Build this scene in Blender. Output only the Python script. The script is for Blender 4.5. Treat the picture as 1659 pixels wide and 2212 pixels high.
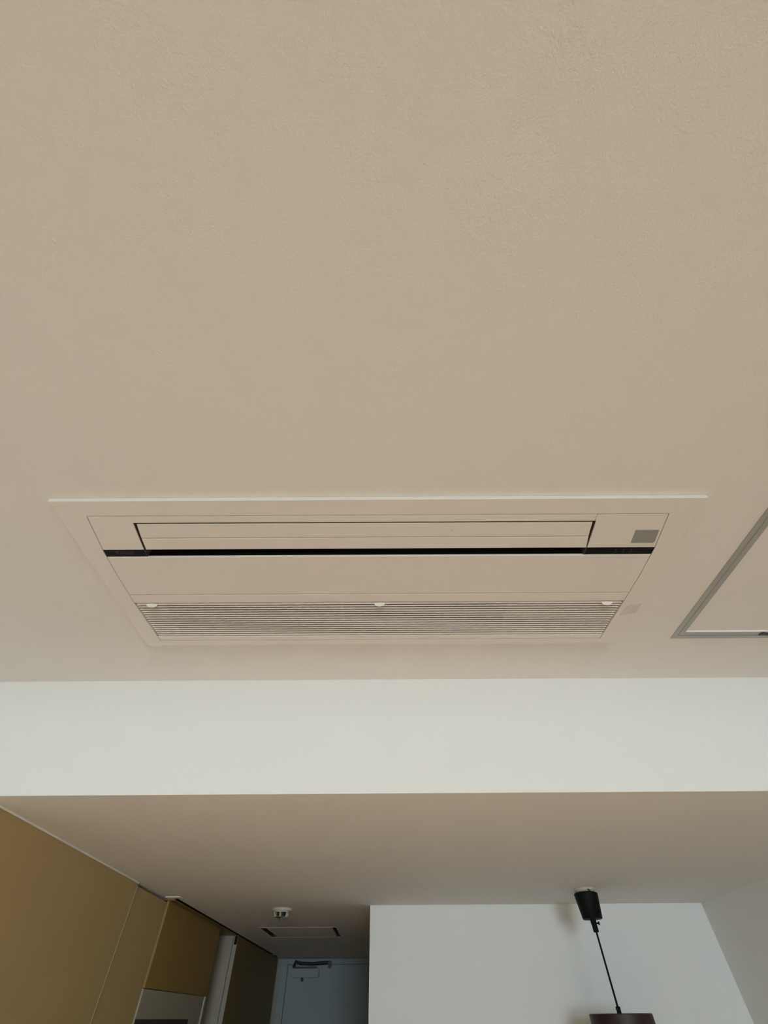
import bpy, bmesh, math, random
from mathutils import Vector, Matrix

for o in list(bpy.data.objects):
    bpy.data.objects.remove(o)
C = bpy.context.scene
COL = C.collection

# ------------------------------------------------------------------ camera
cam_d = bpy.data.cameras.new('camera')
cam = bpy.data.objects.new('camera', cam_d)
COL.objects.link(cam)
cam_d.sensor_fit = 'VERTICAL'
cam_d.sensor_height = 36.0
cam_d.sensor_width = 36.0
cam_d.lens = 894.876 / 2212 * 36.0
cam_d.clip_start = 0.01
RI = Vector((0.99998531, 0.00195555, -0.0050562))
UP = Vector((0.00471254, -0.77460271, 0.63243058))
FW = Vector((0.0026798, 0.63244511, 0.77460054))
cam.matrix_world = Matrix(((RI.x, UP.x, -FW.x, 0.0), (RI.y, UP.y, -FW.y, 0.0),
                           (RI.z, UP.z, -FW.z, 1.85), (0, 0, 0, 1)))
C.camera = cam

# ------------------------------------------------------------------ room sizes
ZC = 2.45        # main ceiling
ZL = 2.1756      # lower ceiling behind the beam
YB = 1.094       # face of the beam
YW = 2.555       # white wall behind the pendant
YE = 5.10        # end of the hallway
XL = -0.911      # olive wall face
XR = 1.4288      # right wall
XM = -2.3        # left wall of the main room
YR = -4.8        # rear wall with the window
WIN = (-0.10, 1.15, 1.22, 2.30)

# ------------------------------------------------------------------ light
world = bpy.data.worlds.new('daylight')
C.world = world
world.use_nodes = True
bg = world.node_tree.nodes['Background']
bg.inputs[0].default_value = (0.745, 0.93, 1.06, 1)
bg.inputs[1].default_value = 34.5

sun_d = bpy.data.lights.new('sun', 'SUN')
sun = bpy.data.objects.new('sun', sun_d)
COL.objects.link(sun)
sun_d.energy = 47.0
sun_d.angle = 0.009
sun_d.color = (1.0, 0.91, 0.79)
sun.location = (0, -6, 5)
sun.rotation_euler = Vector((-0.092, 0.97, -0.2416)).to_track_quat('-Z', 'Y').to_euler()

por_d = bpy.data.lights.new('window_portal', 'AREA')
por = bpy.data.objects.new('window_portal', por_d)
COL.objects.link(por)
por_d.shape = 'RECTANGLE'
por_d.size = WIN[1] - WIN[0]
por_d.size_y = WIN[3] - WIN[2]
por_d.cycles.is_portal = True
por.location = ((WIN[0] + WIN[1]) / 2, YR - 0.08, (WIN[2] + WIN[3]) / 2)
por.rotation_euler = (math.radians(90), 0, 0)

C.view_settings.view_transform = 'Standard'
C.view_settings.look = 'None'
C.view_settings.gamma = 1.0
C.view_settings.use_curve_mapping = False
C.view_settings.exposure = 0.0
C.cycles.max_bounces = 12
C.cycles.diffuse_bounces = 8
C.cycles.caustics_reflective = False
C.cycles.caustics_refractive = False


# ------------------------------------------------------------------ materials
def material(name, col, rough=0.6, spec=0.5, metal=0.0, bump=0.0, bscale=300.0, bdist=0.001, tint=0.0, tscale=6.0):
    m = bpy.data.materials.new(name)
    m.use_nodes = True
    nt = m.node_tree
    b = nt.nodes['Principled BSDF']
    b.inputs['Base Color'].default_value = (*col, 1)
    b.inputs['Roughness'].default_value = rough
    b.inputs['Specular IOR Level'].default_value = spec
    b.inputs['Metallic'].default_value = metal
    tc = nt.nodes.new('ShaderNodeTexCoord')
    if tint > 0:
        n = nt.nodes.new('ShaderNodeTexNoise')
        n.inputs['Scale'].default_value = tscale
        n.inputs['Detail'].default_value = 3
        nt.links.new(tc.outputs['Object'], n.inputs['Vector'])
        r = nt.nodes.new('ShaderNodeMapRange')
        r.inputs['To Min'].default_value = 1 - tint
        r.inputs['To Max'].default_value = 1 + tint
        nt.links.new(n.outputs['Fac'], r.inputs['Value'])
        v = nt.nodes.new('ShaderNodeVectorMath')
        v.operation = 'SCALE'
        v.inputs[0].default_value = col
        nt.links.new(r.outputs['Result'], v.inputs['Scale'])
        nt.links.new(v.outputs['Vector'], b.inputs['Base Color'])
    if bump > 0:
        n = nt.nodes.new('ShaderNodeTexNoise')
        n.inputs['Scale'].default_value = bscale
        n.inputs['Detail'].default_value = 4
        n.inputs['Roughness'].default_value = 0.6
        nt.links.new(tc.outputs['Object'], n.inputs['Vector'])
        bp = nt.nodes.new('ShaderNodeBump')
        bp.inputs['Strength'].default_value = bump
        bp.inputs['Distance'].default_value = bdist
        nt.links.new(n.outputs['Fac'], bp.inputs['Height'])
        nt.links.new(bp.outputs['Normal'], b.inputs['Normal'])
    return m


def ceiling_material():
    """white stipple wallpaper with two places where paste lumps show through"""
    m = material('ceiling_wallpaper', (0.808, 0.795, 0.777), 0.85, 0.25, bump=1.0, bscale=300.0, bdist=0.0012)
    nt = m.node_tree
    bp = next(n for n in nt.nodes if n.type == 'BUMP')
    noise = next(n for n in nt.nodes if n.type == 'TEX_NOISE')
    geo = nt.nodes.new('ShaderNodeNewGeometry')
    total = None
    for c, r in (((0.137, 0.03, ZC), 0.075), ((0.185, -0.10, ZC), 0.06), ((0.02, 0.22, ZC), 0.06)):
        d = nt.nodes.new('ShaderNodeVectorMath')
        d.operation = 'DISTANCE'
        d.inputs[1].default_value = c
        nt.links.new(geo.outputs['Position'], d.inputs[0])
        mr = nt.nodes.new('ShaderNodeMapRange')
        mr.interpolation_type = 'SMOOTHSTEP'
        mr.inputs['From Min'].default_value = r
        mr.inputs['From Max'].default_value = r * 0.15
        nt.links.new(d.outputs['Value'], mr.inputs['Value'])
        if total is None:
            total = mr.outputs['Result']
        else:
            a = nt.nodes.new('ShaderNodeMath')
            a.operation = 'MAXIMUM'
            nt.links.new(total, a.inputs[0])
            nt.links.new(mr.outputs['Result'], a.inputs[1])
            total = a.outputs[0]
    n2 = nt.nodes.new('ShaderNodeTexNoise')
    n2.inputs['Scale'].default_value = 110.0
    n2.inputs['Detail'].default_value = 3
    nt.links.new(geo.outputs['Position'], n2.inputs['Vector'])
    mu = nt.nodes.new('ShaderNodeMath')
    mu.operation = 'MULTIPLY'
    nt.links.new(n2.outputs['Fac'], mu.inputs[0])
    nt.links.new(total, mu.inputs[1])
    ad = nt.nodes.new('ShaderNodeMath')
    ad.operation = 'MULTIPLY_ADD'
    ad.inputs[1].default_value = 1.6
    nt.links.new(mu.outputs[0], ad.inputs[0])
    nt.links.new(noise.outputs['Fac'], ad.inputs[2])
    nt.links.new(ad.outputs[0], bp.inputs['Height'])
    return m


def wood_material(name, a, b_, rough):
    m = material(name, a, rough, 0.4)
    nt = m.node_tree
    b = nt.nodes['Principled BSDF']
    tc = next(n for n in nt.nodes if n.type == 'TEX_COORD')
    mp = nt.nodes.new('ShaderNodeMapping')
    mp.inputs['Scale'].default_value = (9, 0.9, 9)
    n = nt.nodes.new('ShaderNodeTexNoise')
    n.inputs['Scale'].default_value = 3
    n.inputs['Detail'].default_value = 6
    r = nt.nodes.new('ShaderNodeValToRGB')
    r.color_ramp.elements[0].position = 0.3
    r.color_ramp.elements[0].color = (*a, 1)
    r.color_ramp.elements[1].position = 0.7
    r.color_ramp.elements[1].color = (*b_, 1)
    nt.links.new(tc.outputs['Object'], mp.inputs['Vector'])
    nt.links.new(mp.outputs['Vector'], n.inputs['Vector'])
    nt.links.new(n.outputs['Fac'], r.inputs['Fac'])
    nt.links.new(r.outputs['Color'], b.inputs['Base Color'])
    return m


M = {}
M['ceiling'] = ceiling_material()
M['wallpaper'] = material('wall_wallpaper', (0.80, 0.80, 0.78), 0.85, 0.25, bump=0.8, bscale=300.0, bdist=0.0010)
M['floor'] = wood_material('oak_floor', (0.50, 0.34, 0.20), (0.60, 0.43, 0.27), 0.5)
M['bounce_top'] = wood_material('oak_bounce_top', (0.60, 0.42, 0.25), (0.68, 0.50, 0.31), 0.5)
M['concrete'] = material('balcony_concrete', (0.55, 0.53, 0.50), 0.9, 0.2, tint=0.1)
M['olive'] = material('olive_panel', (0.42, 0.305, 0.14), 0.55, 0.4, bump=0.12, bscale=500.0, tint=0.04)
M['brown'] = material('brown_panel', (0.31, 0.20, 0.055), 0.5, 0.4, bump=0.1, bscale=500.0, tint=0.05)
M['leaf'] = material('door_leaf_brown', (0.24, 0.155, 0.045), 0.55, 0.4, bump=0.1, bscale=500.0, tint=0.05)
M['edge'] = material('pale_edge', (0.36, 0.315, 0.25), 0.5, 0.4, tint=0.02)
M['bright_edge'] = material('bright_edge', (0.62, 0.58, 0.50), 0.5, 0.4, tint=0.02)
M['seam'] = material('olive_edge', (0.50, 0.37, 0.17), 0.5, 0.4, tint=0.02)
M['plastic'] = material('ivory_plastic', (0.785, 0.755, 0.73), 0.45, 0.4, tint=0.012)
M['latch'] = material('white_plastic', (0.86, 0.85, 0.83), 0.35, 0.5, tint=0.01)
M['gloss_black'] = material('gloss_black', (0.004, 0.004, 0.004), 0.35, 0.12, tint=0.1)
M['cavity'] = material('dark_cavity', (0.012, 0.010, 0.009), 0.9, 0.1, tint=0.1)
M['slot'] = material('brown_slot', (0.06, 0.045, 0.04), 0.8, 0.2, tint=0.1)
M['filter'] = material('dust_filter', (0.26, 0.23, 0.20), 0.9, 0.1, bump=0.3, bscale=900.0)
M['backing'] = material('grille_backing', (0.48, 0.45, 0.42), 0.9, 0.1, tint=0.05)
M['sensor'] = material('grey_sensor', (0.30, 0.31, 0.29), 0.35, 0.5, tint=0.03)
M['print'] = material('faint_print', (0.06, 0.06, 0.06), 0.5, 0.4, tint=0.05)
M['alu'] = material('aluminium', (0.44, 0.445, 0.42), 0.5, 0.5, metal=0.45, tint=0.04)
M['steel_dark'] = material('dark_metal', (0.035, 0.035, 0.035), 0.5, 0.5, metal=0.3, tint=0.1)
M['black'] = material('matt_black', (0.004, 0.0045, 0.005), 0.6, 0.15, tint=0.1)
M['cordblack'] = material('black_cord', (0.003, 0.003, 0.004), 0.6, 0.15, tint=0.1)
M['walnut'] = wood_material('dark_walnut', (0.018, 0.008, 0.007), (0.040, 0.016, 0.014), 0.5)
M['ivory_dim'] = material('ivory_metal', (0.56, 0.52, 0.43), 0.5, 0.4, tint=0.02)
M['chrome'] = material('chrome', (0.75, 0.75, 0.78), 0.15, 0.5, metal=1.0, tint=0.02)
M['entrance'] = material('grey_steel_door', (0.33, 0.365, 0.365), 0.6, 0.4, tint=0.03)
M['closer'] = material('closer_grey', (0.30, 0.33, 0.36), 0.5, 0.5, tint=0.03)
M['greydoor'] = material('grey_beige_door', (0.36, 0.33, 0.26), 0.5, 0.4, tint=0.04)
M['bulb'] = material('frosted_bulb', (0.85, 0.84, 0.80), 0.4, 0.5, tint=0.01)


# ------------------------------------------------------------------ mesh helpers
def add_box(bm, x0, x1, y0, y1, z0, z1):
    v = [bm.verts.new(p) for p in ((x0, y0, z0), (x1, y0, z0), (x1, y1, z0), (x0, y1, z0),
                                   (x0, y0, z1), (x1, y0, z1), (x1, y1, z1), (x0, y1, z1))]
    for f in ((3, 2, 1, 0), (4, 5, 6, 7), (0, 1, 5, 4), (1, 2, 6, 5), (2, 3, 7, 6), (3, 0, 4, 7)):
        bm.faces.new([v[i] for i in f])


def box_bm(*a, bevel=0.0, seg=2):
    bm = bmesh.new()
    add_box(bm, *a)
    if bevel:
        bmesh.ops.bevel(bm, geom=bm.edges[:], offset=bevel, segments=seg, affect='EDGES')
    return bm


def plate_bm(poly, z0, z1, chamfer=0.0):
    """vertical prism of an XY polygon; the downward edges carry a small chamfer"""
    bm = bmesh.new()
    lo = [bm.verts.new((x, y, z0)) for x, y in poly]
    hi = [bm.verts.new((x, y, z1)) for x, y in poly]
    n = len(poly)
    fl = bm.faces.new(lo)
    bm.faces.new(hi)
    for i in range(n):
        j = (i + 1) % n
        bm.faces.new((lo[i], lo[j], hi[j], hi[i]))
    bmesh.ops.recalc_face_normals(bm, faces=bm.faces[:])
    if chamfer:
        bmesh.ops.bevel(bm, geom=list(fl.edges), offset=chamfer, segments=1, affect='EDGES')
    return bm


def extrude_x_bm(prof, x0, x1):
    """prism along X of a closed (y, z) profile"""
    bm = bmesh.new()
    a = [bm.verts.new((x0, y, z)) for y, z in prof]
    b = [bm.verts.new((x1, y, z)) for y, z in prof]
    n = len(prof)
    bm.faces.new(a)
    bm.faces.new(b)
    for i in range(n):
        j = (i + 1) % n
        bm.faces.new((a[i], a[j], b[j], b[i]))
    bmesh.ops.recalc_face_normals(bm, faces=bm.faces[:])
    return bm


def lathe_bm(prof, cx, cy, seg=32, close=False):
    """surface of revolution about a vertical axis, prof = (r, z) list; r = 0 closes the end"""
    bm = bmesh.new()
    rings = []
    for r, z in prof:
        if r <= 1e-7:
            rings.append([bm.verts.new((cx, cy, z))])
        else:
            rings.append([bm.verts.new((cx + r * math.cos(2 * math.pi * k / seg), cy + r * math.sin(2 * math.pi * k / seg), z))
                          for k in range(seg)])
    pairs = list(zip(rings[:-1], rings[1:]))
    if close:
        pairs.append((rings[-1], rings[0]))
    for a, b in pairs:
        for k in range(seg):
            l = (k + 1) % seg
            if len(a) == 1 and len(b) == 1:
                continue
            if len(a) == 1:
                bm.faces.new((a[0], b[k], b[l]))
            elif len(b) == 1:
                bm.faces.new((a[k], a[l], b[0]))
            else:
                bm.faces.new((a[k], a[l], b[l], b[k]))
    bmesh.ops.recalc_face_normals(bm, faces=bm.faces[:])
    return bm


def tube_bm(pts, r, seg=10):
    bm = bmesh.new()
    rings = []
    for i, p in enumerate(pts):
        p = Vector(p)
        d = (Vector(pts[min(i + 1, len(pts) - 1)]) - Vector(pts[max(i - 1, 0)])).normalized()
        a = d.orthogonal().normalized()
        b = d.cross(a)
        rings.append([bm.verts.new(p + r * (math.cos(2 * math.pi * k / seg) * a + math.sin(2 * math.pi * k / seg) * b)) for k in range(seg)])
    for a, b in zip(rings[:-1], rings[1:]):
        k0 = min(range(seg), key=lambda s: (b[s].co - a[0].co).length)
        for k in range(seg):
            bm.faces.new((a[k], a[(k + 1) % seg], b[(k + 1 + k0) % seg], b[(k + k0) % seg]))
    bm.faces.new(rings[0])
    bm.faces.new(rings[-1])
    bmesh.ops.recalc_face_normals(bm, faces=bm.faces[:])
    return bm


def slab_bm(xs, ys, holes, z0, z1):
    """horizontal slab with rectangular holes; xs and ys must contain the hole edges"""
    xs, ys = sorted(set(xs)), sorted(set(ys))
    bm = bmesh.new()
    vs = {}

    def v(i, j):
        if (i, j) not in vs:
            vs[i, j] = bm.verts.new((xs[i], ys[j], z0))
        return vs[i, j]
    for i in range(len(xs) - 1):
        for j in range(len(ys) - 1):
            mx, my = (xs[i] + xs[i + 1]) / 2, (ys[j] + ys[j + 1]) / 2
            if any(a < mx < b and c < my < d for a, b, c, d in holes):
                continue
            bm.faces.new((v(i, j), v(i, j + 1), v(i + 1, j + 1), v(i + 1, j)))
    r = bmesh.ops.extrude_face_region(bm, geom=bm.faces[:])
    for g in r['geom']:
        if isinstance(g, bmesh.types.BMVert):
            g.co.z = z1
    bmesh.ops.recalc_face_normals(bm, faces=bm.faces[:])
    return bm


def join_bm(*bms):
    out = bmesh.new()
    for b in bms:
        me = bpy.data.meshes.new('tmp')
        b.to_mesh(me)
        b.free()
        out.from_mesh(me)
        bpy.data.meshes.remove(me)
    return out


def world_loc(o):
    p = Vector((0, 0, 0))
    while o is not None:
        p += o.location
        o = o.parent
    return p


def obj(name, bm, mat, parent=None, at=None, smooth=False):
    """links bm (built in world coordinates) as ONE mesh object; `at` is its origin"""
    me = bpy.data.meshes.new(name)
    org = Vector(at) if at is not None else (world_loc(parent) if parent else Vector((0, 0, 0)))
    bmesh.ops.translate(bm, verts=bm.verts[:], vec=-org)
    if smooth:
        for f in bm.faces:
            f.smooth = True
        for e in bm.edges:
            if len(e.link_faces) == 2 and e.calc_face_angle(0) > 0.6:
                e.smooth = False
    bm.to_mesh(me)
    bm.free()
    me.materials.append(M[mat])
    o = bpy.data.objects.new(name, me)
    COL.objects.link(o)
    o.location = org - (world_loc(parent) if parent else Vector((0, 0, 0)))
    o.parent = parent
    return o


def thing(name, label, cat, loc, group=None):
    o = bpy.data.objects.new(name, None)
    COL.objects.link(o)
    o.location = loc
    o.empty_display_size = 0.05
    o['label'] = label
    o['category'] = cat
    if group:
        o['group'] = group
    return o


def struct(name, bm, mat, label=None, parent=None):
    o = obj(name, bm, mat, parent)
    o['kind'] = 'structure'
    if label:
        o['label'] = label
    return o


# ------------------------------------------------------------------ the setting
AC_HOLE = (-0.570, 0.555, 0.475, 0.902)
HT = (0.7177, 1.1677, 0.451, 0.901)      # outer edge of the hatch frame
TRACK = (-0.8840, -0.8700, 2.335, 4.745)
VENT = (-0.697, -0.270, 3.245, 3.665)

struct('sun_block_slab', box_bm(XM - 0.1, XR + 0.1, YR - 0.12, YE + 0.1, 2.75, 2.85), 'concrete', 'unseen slab added above the ceiling to keep the sun out')  # added so no sun leaks through the ceiling holes
struct('floor', box_bm(XM - 0.1, XR + 0.1, YR - 0.12, YE + 0.1, -0.1, 0.0), 'floor', 'warm oak floor out of view below the camera')
struct('floor_balcony', box_bm(-3.2, 3.0, YR - 1.6, YR - 0.12, -0.12, -0.02), 'concrete', 'unseen concrete balcony floor added to bounce daylight up through the window')  # added outside to throw daylight up into the room
struct('ceiling', slab_bm([XM - 0.1, XR + 0.1, AC_HOLE[0], AC_HOLE[1], HT[0] + .004, HT[1] - .004],
                          [YR - 0.12, YB + 0.05, AC_HOLE[2], AC_HOLE[3], HT[2] + .004, HT[3] - .004],
                          [AC_HOLE, (HT[0] + .004, HT[1] - .004, HT[2] + .004, HT[3] - .004)], ZC, ZC + 0.06), 'ceiling',
       'stippled white main ceiling around the air conditioner')
ceil = bpy.data.objects['ceiling']
# a small torn flake of wallpaper
fl = bmesh.new()
a = [fl.verts.new(p) for p in ((-0.3995, 0.0605, ZC), (-0.3965, 0.0600, ZC), (-0.3950, 0.0640, ZC - 0.0022), (-0.3958, 0.0652, ZC), (-0.3990, 0.0630, ZC))]
for t in ((0, 1, 2), (1, 3, 2), (3, 4, 2), (4, 0, 2)):
    fl.faces.new([a[i] for i in t])
obj('flake', fl, 'ceiling', ceil)

struct('ceiling_lower', slab_bm([-1.1, XR + 0.1, TRACK[0], TRACK[1], VENT[0], VENT[1]],
                                [YB + 0.05, YE + 0.1, TRACK[2], TRACK[3], VENT[2], VENT[3]],
                                [TRACK, VENT], ZL, ZL + 0.06), 'ceiling', 'lower white ceiling behind the beam')
struct('wall_beam', box_bm(XM, XR, YB, YB + 0.05, ZL, ZC), 'wallpaper', 'white drop beam face across the room below the main ceiling')
struct('added_rear_baffle', box_bm(XM, XR, -1.05, -0.95, 2.30, ZC), 'wallpaper', 'unseen white baffle added behind the camera to hold back window light')  # added to block part of the window light from the near ceiling
struct('wall_left', box_bm(XM - 0.1, XM, YR, YB + 0.05, 0, ZC), 'wallpaper', 'white left wall of the main room')
struct('wall_return', box_bm(XM, XL - 0.02, YB, YB + 0.05, 0, ZL), 'wallpaper', 'short white return wall left of the beam opening')
struct('wall_right', box_bm(XR, XR + 0.1, YR, YW, 0, ZC), 'wallpaper', 'white right wall')
struct('wall_back', box_bm(-0.0655, XR + 0.1, YW, YW + 0.1, 0, ZL), 'wallpaper', 'white back wall behind the pendant lamp')
struct('wall_hall_right', box_bm(-0.0655, 0.03, YW + 0.1, YE, 0, ZL), 'wallpaper', 'right side wall of the dark hallway')
wr = struct('wall_rear', join_bm(box_bm(XM - 0.1, WIN[0], YR - 0.12, YR, 0, 2.75), box_bm(WIN[1], XR + 0.1, YR - 0.12, YR, 0, 2.75),
                                 box_bm(WIN[0], WIN[1], YR - 0.12, YR, WIN[3], 2.75), box_bm(WIN[0], WIN[1], YR - 0.12, YR, 0, WIN[2])),
            'wallpaper', 'rear wall with the balcony window behind the camera')
win = struct('window_1', join_bm(box_bm(WIN[0], WIN[0] + .04, YR - .1, YR - .03, WIN[2], WIN[3]), box_bm(WIN[1] - .04, WIN[1], YR - .1, YR - .03, WIN[2], WIN[3]),
                                 box_bm(WIN[0] + .04, WIN[1] - .04, YR - .1, YR - .03, WIN[3] - .04, WIN[3]), box_bm(WIN[0] + .04, WIN[1] - .04, YR - .1, YR - .03, WIN[2], WIN[2] + .04)),
             'alu', 'aluminium balcony window frame behind the camera')

# olive left wall of the hallway: white carcass with two olive panels, a recess and a white stub wall
YP1, YP2, YS = 2.032, 2.376, 3.543
wl = struct('wall_hall_left', join_bm(box_bm(-1.10, XL - 0.030, YB + 0.05, YP2 - 0.004, 0, ZL), box_bm(-1.10, -1.012, YP2 - 0.004, YS, 0, ZL)),
            'brown', 'hallway left wall clad in olive brown panels')
p1 = obj('panel', box_bm(XL - 0.030, XL, YB + 0.044, YP1, 0.0, ZL - 0.0005, bevel=0.0006, seg=1), 'olive', wl)
p1['label'] = 'wide olive panel reaching the ceiling'
p2 = obj('panel', box_bm(XL - 0.030, XL - 0.0035, YP1 + 0.0015, YP2, 0.0, ZL - 0.0095, bevel=0.0006, seg=1), 'olive', wl)
p2['label'] = 'narrow olive panel with a shadow gap above'
obj('edge_strip', box_bm(XL - 0.001, XL + 0.0004, YP1 - 0.0010, YP1 + 0.0012, 0.0, ZL - 0.010), 'bright_edge', wl)  # pale strip stands in for light catching the panel edge
obj('edge_strip', box_bm(XL - 0.010, XL - 0.0030, YP2, YP2 + 0.0016, 0.0, ZL - 0.0095), 'seam', wl)
obj('soffit_board', box_bm(-1.012, TRACK[0] - 0.001, YP2 + 0.002, YS, ZL - 0.003, ZL), 'leaf', wl)
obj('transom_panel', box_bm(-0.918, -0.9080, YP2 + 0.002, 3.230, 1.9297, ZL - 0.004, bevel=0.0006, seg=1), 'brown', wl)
struct('trim_1', box_bm(XL, XL + 0.004, YB + 0.05, YP1 - 0.001, ZL - 0.004, ZL, bevel=0.001, seg=1), 'wallpaper', 'thin white sealing bead along the olive wall top')
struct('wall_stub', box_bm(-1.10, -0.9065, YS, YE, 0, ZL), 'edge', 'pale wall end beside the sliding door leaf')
d2 = struct('door_2', box_bm(-0.918, -0.9092, YP2 + 0.002, 3.203, 0.0, 1.928, bevel=0.001, seg=1), 'greydoor', 'grey beige door in the recess below the brown transom')
obj('door_casing', box_bm(-0.918, -0.9065, 3.207, 3.230, 0.0, 1.928, bevel=0.001, seg=1), 'bright_edge', d2)
obj('dark_inset', box_bm(-0.9092, -0.9084, YP2 + 0.004, 3.02, 0.9, 1.8550, bevel=0.0008, seg=1), 'slot', d2)

# hallway end wall with entrance door
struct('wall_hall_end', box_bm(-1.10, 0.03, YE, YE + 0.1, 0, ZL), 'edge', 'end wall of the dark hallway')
d1 = struct('door_1', box_bm(-0.800, -0.130, YE - 0.030, YE - 0.001, 0.0, 2.138, bevel=0.002, seg=1), 'entrance', 'grey entrance door at the hallway end')
obj('door_frame', join_bm(box_bm(-0.860, -0.804, YE - 0.022, YE - 0.0005, 0, ZL - 0.004, bevel=0.001, seg=1), box_bm(-0.804, -0.068, YE - 0.022, YE - 0.0005, 2.142, ZL - 0.004, bevel=0.001, seg=1),
                          box_bm(-0.126, -0.068, YE - 0.022, YE - 0.0005, 0, 2.142, bevel=0.001, seg=1)), 'entrance', d1)
cl = obj('door_closer', box_bm(-0.757, -0.540, YE - 0.078, YE - 0.031, 2.068, 2.116, bevel=0.004), 'closer', d1)
obj('closer_arm', join_bm(tube_bm([(-0.748, YE - 0.075, 2.124), (-0.735, YE - 0.060, 2.156), (-0.700, YE - 0.055, 2.146), (-0.60, YE - 0.050, 2.143), (-0.452, YE - 0.048, 2.150)], 0.0105),
                          box_bm(-0.757, -0.56, YE - 0.072, YE - 0.036, 2.117, 2.127, bevel=0.002), box_bm(-0.468, -0.442, YE - 0.062, YE - 0.031, 2.118, 2.158, bevel=0.003)), 'steel_dark', d1)
obj('peephole', lathe_bm([(0, 0), (0.011, 0), (0.011, 0.008), (0.006, 0.01), (0, 0.01)], 0, 0, 16), 'steel_dark', d1)
ph = bpy.data.objects['peephole']
ph.rotation_euler = (math.radians(90), 0, 0)
ph.location = (-0.674, YE - 0.030, 2.057)


# ------------------------------------------------------------------ ceiling air conditioner
ZB = ZC - 0.0095
LX = [(0.44, -0.5445), (0.4885, -0.5480), (0.5775, -0.5558), (0.66, -0.5572), (0.742, -0.5566), (0.868, -0.5490), (0.8875, -0.5472)]
RX = [(0.44, 0.5290), (0.4885, 0.5312), (0.5775, 0.5410), (0.66, 0.5424), (0.742, 0.5400), (0.868, 0.5345), (0.8875, 0.5335)]


def interp(t, y):
    for (a, va), (b, vb) in zip(t[:-1], t[1:]):
        if y <= b:
            return va + (vb - va) * (y - a) / (b - a)
    return t[-1][1]


def lx(y, d=0.0):
    return interp(LX, y) + d


def rx(y, d=0.0):
    return interp(RX, y) - d


def side(f, y0, y1, d=0.0):
    """points along a side of the panel from y0 to y1"""
    ks = [y0] + [y for y, _ in LX if min(y0, y1) < y < max(y0, y1)] + [y1]
    ks = sorted(set(ks), reverse=y1 < y0)
    return [(f(y, d), y) for y in ks]


FG = 0.0017  # wider joint at the front edge
G = 0.0008   # half joint
ac = thing('air_conditioner', 'white ceiling cassette air conditioner with slatted intake grille, recessed in the main ceiling', 'air conditioner', (-0.01, 0.69, ZB))
# outer frame: a ring around the inner panels
inner = side(lx, 0.4885, 0.8875) + side(rx, 0.8875, 0.4885)
outer = [(-0.6031, 0.4545), (-0.5895, 0.9108), (0.5805, 0.9100), (0.5868, 0.4530)]
fb = bmesh.new()
ni = len(inner)
il = [fb.verts.new((x, y, ZB)) for x, y in inner]
ih = [fb.verts.new((x, y, ZC + 0.004)) for x, y in inner]
cen = Vector((-0.008, 0.68))
CH = 0.0035
ol = [fb.verts.new((x + (CH if x < 0 else -CH), y - (CH if y > 0.6 else 0.0), ZB)) for x, y in outer]
oh = [fb.verts.new((x, y, ZC - 0.0004)) for x, y in outer]
om = [fb.verts.new((x, y, ZC - 0.005)) if k in (1, 2) else fb.verts.new((x, y, ZB + 0.002)) for k, (x, y) in enumerate(outer)]
for k in range(4):
    fb.faces.new((oh[k], oh[(k + 1) % 4], om[(k + 1) % 4], om[k]))
    fb.faces.new((om[k], om[(k + 1) % 4], ol[(k + 1) % 4], ol[k]))
for k in range(ni):
    fb.faces.new((il[k], il[(k + 1) % ni], ih[(k + 1) % ni], ih[k]))
nl = len(side(lx, 0.4885, 0.8875))
fb.faces.new([ol[0], ol[1]] + il[nl - 1::-1][:nl])
fb.faces.new([ol[1], ol[2], il[nl], il[nl - 1]])
fb.faces.new([ol[2], ol[3]] + il[ni - 1:nl - 1:-1])
fb.faces.new([ol[3], ol[0], il[0], il[ni - 1]])
bmesh.ops.recalc_face_normals(fb, faces=fb.faces[:])
obj('outer_frame', fb, 'plastic', ac)
# housing above the ceiling
hb = join_bm(box_bm(-0.565, 0.550, 0.479, 0.898, ZC + 0.16, ZC + 0.165), box_bm(-0.565, -0.562, 0.479, 0.898, ZC + 0.004, ZC + 0.16),
             box_bm(0.547, 0.550, 0.479, 0.898, ZC + 0.004, ZC + 0.16), box_bm(-0.562, 0.547, 0.479, 0.482, ZC + 0.004, ZC + 0.16), box_bm(-0.562, 0.547, 0.895, 0.898, ZC + 0.004, ZC + 0.16))
obj('housing', hb, 'slot', ac)
# outlet duct: dark walls around the flaps
SL = [(0.5065, -0.4688), (0.5955, -0.4756)]
SR = [(0.5065, 0.4012), (0.5955, 0.4066)]


def slx(y):
    return SL[0][1] + (SL[1][1] - SL[0][1]) * (y - SL[0][0]) / (SL[1][0] - SL[0][0])


def srx(y):
    return SR[0][1] + (SR[1][1] - SR[0][1]) * (y - SR[0][0]) / (SR[1][0] - SR[0][0])


for f_, d0, d1 in ((slx, .0002, .0022), (srx, -.0022, -.0002)):
    pl = [(f_(.5065) + d0, .5066), (f_(.5065) + d1, .5066), (f_(.5955) + d1, .5955), (f_(.5955) + d0, .5955)]
    obj('outlet_side', plate_bm(pl, ZB + 0.0009, ZB + 0.07), 'slot', ac)
obj('outlet_duct', join_bm(box_bm(-0.48, 0.411, 0.5955, 0.5965, ZB + 0.004, ZB + 0.07), box_bm(-0.467, 0.400, 0.5069, 0.5080, ZB + 0.0010, ZB + 0.07),
                           box_bm(-0.48, 0.411, 0.5069, 0.5965, ZB + 0.07, ZB + 0.074)), 'cavity', ac)
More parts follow.
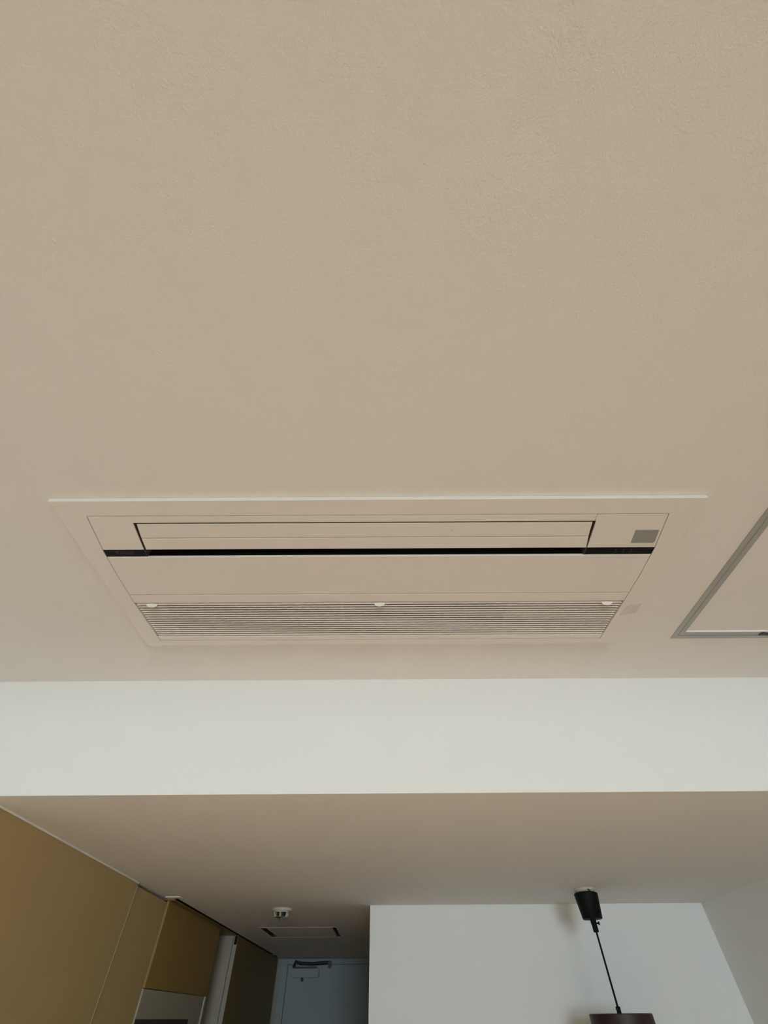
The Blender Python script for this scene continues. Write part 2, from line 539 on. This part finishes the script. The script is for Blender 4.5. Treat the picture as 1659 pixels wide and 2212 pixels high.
# front panel: left block and front strip in one moulding
fp = side(lx, 0.4885 + FG, 0.5765, G) + [(slx(.5765), 0.5765), (slx(.5068), 0.5068), (0.3984, 0.5068), (0.3984, 0.4885 + FG)]
obj('front_panel', plate_bm(fp, ZB, ZB + 0.012, 0.0011), 'plastic', ac)
ep = [(0.3992, 0.4885 + FG), (0.3992, 0.5068), (srx(.5068), 0.5068), (srx(.5765), 0.5765)] + side(rx, 0.5765, 0.4885 + FG, G)
obj('end_cover', plate_bm(ep, ZB, ZB + 0.012, 0.0011), 'plastic', ac)
for nm, pl in (('flap', [(slx(.5098) + .0052, .5098), (slx(.5455) + .0037, .5455), (srx(.5455) - .0042, .5455), (srx(.5098) - .0055, .5098)]),
               ('flap', [(slx(.5465) + .0037, .5465), (slx(.5768) + .0040, .5768), (srx(.5768) - .0008, .5768), (srx(.5465) - .0042, .5465)])):
    fo = obj(nm, plate_bm(pl, ZB + 0.0004, ZB + 0.0055, 0.0012), 'plastic', ac)
    if pl[0][1] < 0.52:
        sp = bmesh.new()
        for x, y, r in ((0.0330, 0.5146, .0007), (0.0765, 0.5134, .0006), (0.1310, 0.5290, .0008), (0.1325, 0.5325, .0005)):
            vs = [sp.verts.new((x + r * math.cos(k), y + r * math.sin(k), ZB + 0.0003)) for k in (0, 1.05, 2.1, 3.14, 4.2, 5.24)]
            vt = [sp.verts.new((v.co.x, v.co.y, ZB + 0.0004)) for v in vs]
            sp.faces.new(vs[::-1])
            for k in range(6):
                sp.faces.new((vs[k], vs[(k + 1) % 6], vt[(k + 1) % 6], vt[k]))
        so = obj('dirt_specks', sp, 'slot', fo)
        so['kind'] = 'stuff'
# black band left and right of the outlet
bl = obj('black_band', plate_bm(side(lx, 0.5772, 0.5942, G) + [(slx(.5942) - .0003, .5942), (slx(.5772) - .0003, .5772)], ZB + 0.0008, ZB + 0.012), 'gloss_black', ac)
bl['label'] = 'black band with the faint logo'
br = obj('black_band', plate_bm(side(rx, 0.5772, 0.5942, G) + [(srx(.5942) + .0003, .5942), (srx(.5772) + .0003, .5772)], ZB + 0.0008, ZB + 0.012), 'gloss_black', ac)
br['label'] = 'black band with the indicator marks'


def lettering(name, text, size, width, x, y, z, parent):
    """flat lettering on a downward face, read from below"""
    cu = bpy.data.curves.new(name, 'FONT')
    cu.body = text
    cu.size = size
    cu.extrude = 0.00008
    t = bpy.data.objects.new(name, cu)
    COL.objects.link(t)
    dg = bpy.context.evaluated_depsgraph_get()
    me = bpy.data.meshes.new_from_object(t.evaluated_get(dg))
    bpy.data.objects.remove(t)
    bm = bmesh.new()
    bm.from_mesh(me)
    bpy.data.meshes.remove(me)
    xs = [v.co.x for v in bm.verts]
    k = width / (max(xs) - min(xs))
    x0 = min(xs)
    for v in bm.verts:
        v.co = Vector((x + (v.co.x - x0) * k, y - v.co.y, z - v.co.z))
    return obj(name, bm, 'print', parent)


lettering('lettering', 'DAIKIN', 0.0062, 0.0270, -0.5245, 0.5878, ZB + 0.0007, bl)
eb = bmesh.new()
lo = [eb.verts.new((x, y, ZB + 0.0006)) for x, y in ((-0.5338, .5812), (-0.5270, .5812), (-0.5308, .5880), (-0.5300, .5842))]
lo2 = [eb.verts.new((v.co.x, v.co.y, ZB + 0.0008)) for v in lo]
eb.faces.new((lo[0], lo[3], lo[1]))
eb.faces.new((lo[1], lo[3], lo[2]))
for k in range(3):
    a_, b_ = (0, 1, 2)[k], (1, 2, 3)[k]
    eb.faces.new((lo[a_], lo[b_], lo2[b_], lo2[a_]))
bmesh.ops.recalc_face_normals(eb, faces=eb.faces[:])
obj('emblem', eb, 'print', bl)
for x in (0.4655, 0.4815, 0.4965):
    obj('indicator_mark', join_bm(plate_bm([(x - .0022, .5842), (x + .0022, .5842), (x, .5815)], ZB + .0006, ZB + .0008),
                                  box_bm(x - .0028, x + .0028, .5884, .5893, ZB + .0006, ZB + .0008)), 'print', br)
obj('small_print', join_bm(*[box_bm(0.524 + k * .0032, 0.526 + k * .0032, .5795, .5803, ZB + .0006, ZB + .0008) for k in range(4)]), 'print', br)
# sensor window
obj('sensor_window', plate_bm([(0.4842, .5292), (0.5285, .5292), (0.5296, .5302), (0.5333, .5600), (0.5300, .5634), (0.4872, .5634)], ZB - 0.0006, ZB + 0.001, 0.0003), 'sensor', ac)
# centre panel, hinge strip
mp_ = side(lx, 0.5966, 0.7130, G) + side(rx, 0.7130, 0.5966, G)
obj('centre_panel', plate_bm(mp_, ZB, ZB + 0.010, 0.0010), 'plastic', ac)
hp = side(lx, 0.7145, 0.7418, G) + side(rx, 0.7418, 0.7145, G)
obj('hinge_strip', plate_bm(hp, ZB, ZB + 0.010, 0.0011), 'plastic', ac)
# intake grille: one slat per blade
PITCH = (0.8694 - 0.7544) / 14
for k in range(15):
    y = 0.7472 + k * PITCH
    prof = [(y + 0.0002, ZB + 0.0027), (y + 0.0014, ZB + 0.0001), (y + 0.0018, ZB + 0.0001), (y + 0.0066, ZB + 0.0062), (y + 0.0050, ZB + 0.0074)]
    if k == 0:
        prof = [(y - 0.0010, ZB + 0.0040), (y + 0.0014, ZB + 0.0001), (y + 0.0020, ZB + 0.0001), (y + 0.0066, ZB + 0.0062), (y + 0.0050, ZB + 0.0074)]
    obj('slat', extrude_x_bm(prof, lx(y, 0.0036), rx(y, 0.0036)), 'plastic', ac)
gp = side(lx, 0.8705, 0.8869, G) + side(rx, 0.8869, 0.8705, G)
obj('grille_border', plate_bm(gp, ZB + 0.0002, ZB + 0.010, 0.0012), 'plastic', ac)
obj('grille_backing', box_bm(-0.556, 0.541, 0.7425, 0.8870, ZB + 0.0125, ZB + 0.014), 'backing', ac)
for x0, x1 in ((-0.494, -0.098), (-0.092, 0.2850)):
    obj('dust_filter', box_bm(x0, x1, 0.745, 0.882, ZB + 0.0098, ZB + 0.0123), 'filter', ac)
for x in (-0.5190, -0.0085, 0.5030):
    lb = bmesh.new()
    n = 12
    top, bot = [], []
    for i in range(n + 1):
        t = math.pi * i / n
        top.append(lb.verts.new((x - 0.0138 * math.cos(t), 0.7448 + 0.0085 * math.sin(t) ** 0.8, ZB + 0.0030 - 0.0018 * math.sin(t))))
        bot.append(lb.verts.new((x - 0.0128 * math.cos(t), 0.7446 + 0.0078 * math.sin(t) ** 0.8, ZB + 0.0012 - 0.0056 * math.sin(t))))
    b0 = lb.verts.new((x, 0.7446, ZB + 0.0020))
    for i in range(n):
        lb.faces.new((top[i], top[i + 1], bot[i + 1], bot[i]))
        lb.faces.new((bot[i], bot[i + 1], b0))
    bmesh.ops.recalc_face_normals(lb, faces=lb.faces[:])
    obj('latch', lb, 'latch', ac)
# fine engraved lines on the frame right of the grille
for k in range(7):
    y = 0.7600 + k * 0.0049
    ln = tube_bm([(0.5465 - 0.0005 * k + 0.004, y + .003, ZB), (0.566, y - .0005, ZB), (0.5825, y - 0.0050, ZB)], 0.00022, 6)
    obj('engraved_line', ln, 'slot', ac)

# ------------------------------------------------------------------ access hatch
ht = thing('access_hatch', 'square ceiling access hatch with grey aluminium double frame right of the air conditioner', 'hatch', ((HT[0] + HT[1]) / 2, (HT[2] + HT[3]) / 2, ZC))


def ring_bm(o, i, z0, z1):
    return slab_bm([o[0], o[1], i[0], i[1]], [o[2], o[3], i[2], i[3]], [i], z0, z1)


def inset(r, d):
    return (r[0] + d, r[1] - d, r[2] + d, r[3] - d)


obj('outer_frame', ring_bm(HT, inset(HT, .0115), ZC - 0.0015, ZC + 0.02), 'alu', ht)
obj('inner_frame', ring_bm(inset(HT, .0128), inset(HT, .0255), ZC - 0.0012, ZC + 0.02), 'alu', ht)
obj('lit_inner_lip', ring_bm(inset(HT, .0255), inset(HT, .0262), ZC - 0.0010, ZC + 0.02), 'latch', ht)  # white colour stands in for light on the aluminium frame's lip
obj('hatch_board', box_bm(*[v for v in inset(HT, .0263)], ZC + 0.0030, ZC + 0.012), 'ceiling', ht)
xm = (HT[0] + HT[1]) / 2
obj('hatch_lock', join_bm(box_bm(xm - 0.013, xm + 0.013, HT[3] - 0.0220, HT[3] - 0.0118, ZC - 0.0026, ZC - 0.0014, bevel=0.0005, seg=1),
                          box_bm(xm - 0.010, xm - 0.003, HT[3] - 0.0250, HT[3] - 0.0195, ZC - 0.0032, ZC - 0.0014, bevel=0.0005, seg=1)), 'steel_dark', ht)

# ------------------------------------------------------------------ pendant lamp
PX, PY = 0.7965, 2.2131
la = thing('pendant_lamp', 'dark brown drum pendant lamp on a black cord before the white back wall', 'lamp', (PX, PY, ZL))
obj('ceiling_rosette', lathe_bm([(0, ZL), (0.041, ZL), (0.041, ZL - 0.006), (0.036, ZL - 0.011), (0, ZL - 0.011)], PX, PY), 'ivory_dim', la, smooth=True)
obj('rosette_hook', tube_bm([(PX - .004, PY - .036, ZL - .004), (PX, PY - .0415, ZL - .0075), (PX + .006, PY - .042, ZL - .012), (PX + .012, PY - .040, ZL - .015)], 0.0022, 8), 'walnut', la)
obj('cup', lathe_bm([(0, ZL - 0.014), (0.0435, ZL - 0.014), (0.0447, ZL - 0.0155), (0.0447, ZL - 0.019), (0.0362, ZL - 0.085), (0.0345, ZL - 0.087), (0.010, ZL - 0.087), (0, ZL - 0.087)], PX, PY, 40), 'black', la, smooth=True)
gr = obj('cord_grip', lathe_bm([(0, ZL - 0.087), (0.0105, ZL - 0.087), (0.0108, ZL - 0.100), (0.0095, ZL - 0.101), (0.0098, ZL - 0.121), (0.008, ZL - 0.1225), (0, ZL - 0.1225)], PX, PY, 20), 'black', la, smooth=True)
kb = join_bm(tube_bm([(PX + .008, PY - .004, ZL - .0985), (PX + .0165, PY - .0065, ZL - .0985)], 0.0025, 10), tube_bm([(PX + .0140, PY - .0058, ZL - .0985), (PX + .0190, PY - .0072, ZL - .0985)], 0.0048, 12))
obj('knob', kb, 'black', gr)
ZS = 1.8585
obj('cord', tube_bm([(PX, PY, ZL - 0.120), (PX, PY, 2.0), (PX, PY, ZS + 0.010)], 0.0033, 12), 'cordblack', la, smooth=True)
obj('collar', lathe_bm([(0, ZS + 0.0155), (0.0062, ZS + 0.0155), (0.0075, ZS + 0.014), (0.0072, ZS), (0, ZS)], PX, PY, 18), 'black', la, smooth=True)
obj('shade', lathe_bm([(0.0, ZS), (0.0995, ZS), (0.1015, ZS - 0.002), (0.1035, ZS - 0.150), (0.1010, ZS - 0.150), (0.0990, ZS - 0.006), (0.0, ZS - 0.006)], PX + 0.0017, PY, 56), 'walnut', la, smooth=True)
obj('bulb', lathe_bm([(0, ZS - .006), (.013, ZS - .006), (.013, ZS - .045), (.03, ZS - .075), (.033, ZS - .095), (.022, ZS - .118), (0, ZS - .125)], PX, PY, 20), 'bulb', la, smooth=True)

# ------------------------------------------------------------------ sprinkler head
SX, SY = -0.4755, 2.634
sk = thing('sprinkler_head', 'small white sprinkler head with a shiny tip on the lower ceiling', 'sprinkler', (SX, SY, ZL))
obj('escutcheon', lathe_bm([(0, ZL), (0.0475, ZL), (0.0475, ZL - 0.003), (0.044, ZL - 0.0085), (0.030, ZL - 0.0095), (0, ZL - 0.0095)], SX, SY, 36), 'ivory_dim', sk, smooth=True)
obj('core', lathe_bm([(0, ZL - 0.0095), (0.020, ZL - 0.0095), (0.018, ZL - 0.027), (0, ZL - 0.027)], SX, SY, 20), 'steel_dark', sk, smooth=True)
for k in range(6):
    a_ = math.pi * (k + 0.5) / 3
    c_, s_ = math.cos(a_), math.sin(a_)
    arm = tube_bm([(SX + .0345 * c_, SY + .0345 * s_, ZL - .009), (SX + .031 * c_, SY + .031 * s_, ZL - .020), (SX + .0275 * c_, SY + .0275 * s_, ZL - .0275)], 0.0032, 8)
    obj('cage_arm', arm, 'ivory_dim', sk, smooth=True)
obj('cage_ring', lathe_bm([(0.0355, ZL - 0.009), (0.0365, ZL - 0.013), (0.031, ZL - 0.013), (0.031, ZL - 0.009)], SX, SY, 30, close=True), 'ivory_dim', sk, smooth=True)
obj('deflector', lathe_bm([(0, ZL - 0.0260), (0.0275, ZL - 0.0262), (0.0280, ZL - 0.0280), (0.019, ZL - 0.0300), (0.0075, ZL - 0.0320), (0.0045, ZL - 0.0365), (0, ZL - 0.0375)], SX, SY, 30), 'chrome', sk, smooth=True)

# ------------------------------------------------------------------ ventilation panel in the lower ceiling
vt = thing('ventilation_panel', 'rectangular ventilation panel with dark side slots in the hallway ceiling', 'vent', ((VENT[0] + VENT[1]) / 2, (VENT[2] + VENT[3]) / 2, ZL))
vi = inset(VENT, 0.004)
obj('rim', ring_bm((VENT[0] - .004, VENT[1] + .004, VENT[2] - .004, VENT[3] + .004), inset(VENT, 0.002), ZL - 0.0008, ZL), 'ceiling', vt)
obj('vent_box', join_bm(box_bm(*VENT, ZL + 0.05, ZL + 0.055), box_bm(VENT[0], VENT[0] + .003, VENT[2], VENT[3], ZL, ZL + .05), box_bm(VENT[1] - .003, VENT[1], VENT[2], VENT[3], ZL, ZL + .05),
                        box_bm(VENT[0] + .003, VENT[1] - .003, VENT[2], VENT[2] + .003, ZL, ZL + .05), box_bm(VENT[0] + .003, VENT[1] - .003, VENT[3] - .003, VENT[3], ZL, ZL + .05)), 'slot', vt)
obj('panel', box_bm(VENT[0] + 0.034, VENT[1] - 0.030, VENT[2] + .0045, VENT[3] - .0045, ZL - 0.0005, ZL + 0.010, bevel=0.001, seg=1), 'ceiling', vt)

# ------------------------------------------------------------------ unseen block added to bounce sun onto the ceiling
ki = thing('bounce_block', 'unseen dark block with pale oak top, added to bounce sun onto the ceiling', 'light bounce', (0.05, 0.50, 0.0))
obj('carcass', box_bm(-0.58, 0.68, 0.08, 0.95, 0.0, 0.85, bevel=0.002), 'black', ki)  # black so the sunlit front of the added block bounces little
obj('worktop', box_bm(-0.62, 0.72, 0.05, 0.99, 0.85, 0.88, bevel=0.003), 'bounce_top', ki)

# ------------------------------------------------------------------ sliding door on a ceiling track
tr = thing('door_track', 'black sliding door track let into the lower ceiling above the hallway doors', 'track', (-0.877, (TRACK[2] + TRACK[3]) / 2, ZL))
T0, T1, T2, T3 = TRACK
obj('rail', join_bm(box_bm(T0, T1, T2, T3, ZL + 0.020, ZL + 0.024), box_bm(T0, T0 + .002, T2, T3, ZL - 0.001, ZL + .020), box_bm(T1 - .002, T1, T2, T3, ZL - .001, ZL + .020)), 'black', tr)
ec = obj('end_cap', box_bm(-0.905, -0.846, T2 - 0.026, T2 + 0.004, ZL - 0.0030, ZL, bevel=0.0008, seg=1), 'latch', tr)
ec['label'] = 'white end cap'
obj('stop', box_bm(-0.8795, -0.862, T3 + 0.050, T3 + 0.110, ZL - 0.0035, ZL, bevel=0.001, seg=1), 'black', tr)

sd = thing('sliding_door', 'dark olive sliding door leaf with pale front edge hanging in the hallway', 'door', (-0.892, 4.27, 0.0))
X0, X1, Y0, Y1 = -0.9032, -0.8800, 3.546, 4.99
ZT = ZL - 0.004
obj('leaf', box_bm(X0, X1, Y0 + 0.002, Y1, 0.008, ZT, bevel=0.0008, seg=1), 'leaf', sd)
# pale front edge with a routed slot for the hanger
xc = (X0 + X1) / 2 + 0.002
w = 0.0085
zs = ZL - 0.042
pts = [(X0, 0.008), (X1, 0.008), (X1, ZT), (xc + w, ZT), (xc + w, zs + w)]
pts += [(xc + w * math.cos(t), zs + w - w * math.sin(t)) for t in [math.pi * k / 8 for k in range(1, 8)]]
pts += [(xc - w, zs + w), (xc - w, ZT), (X0, ZT)]
eb = bmesh.new()
f0 = [eb.verts.new((x, Y0 - 0.004, z)) for x, z in pts]
f1 = [eb.verts.new((x, Y0 + 0.002, z)) for x, z in pts]
eb.faces.new(f0)
eb.faces.new(f1)
for i in range(len(pts)):
    j = (i + 1) % len(pts)
    eb.faces.new((f0[i], f0[j], f1[j], f1[i]))
bmesh.ops.recalc_face_normals(eb, faces=eb.faces[:])
e_ = obj('front_edge', eb, 'edge', sd)
e_['label'] = 'pale door edge'
obj('hanger', box_bm(xc - w + .0003, xc + w - .0003, Y0 - 0.001, Y0 + 0.0019, zs + .002, ZL - 0.0045, bevel=0.0003, seg=1), 'black', sd)
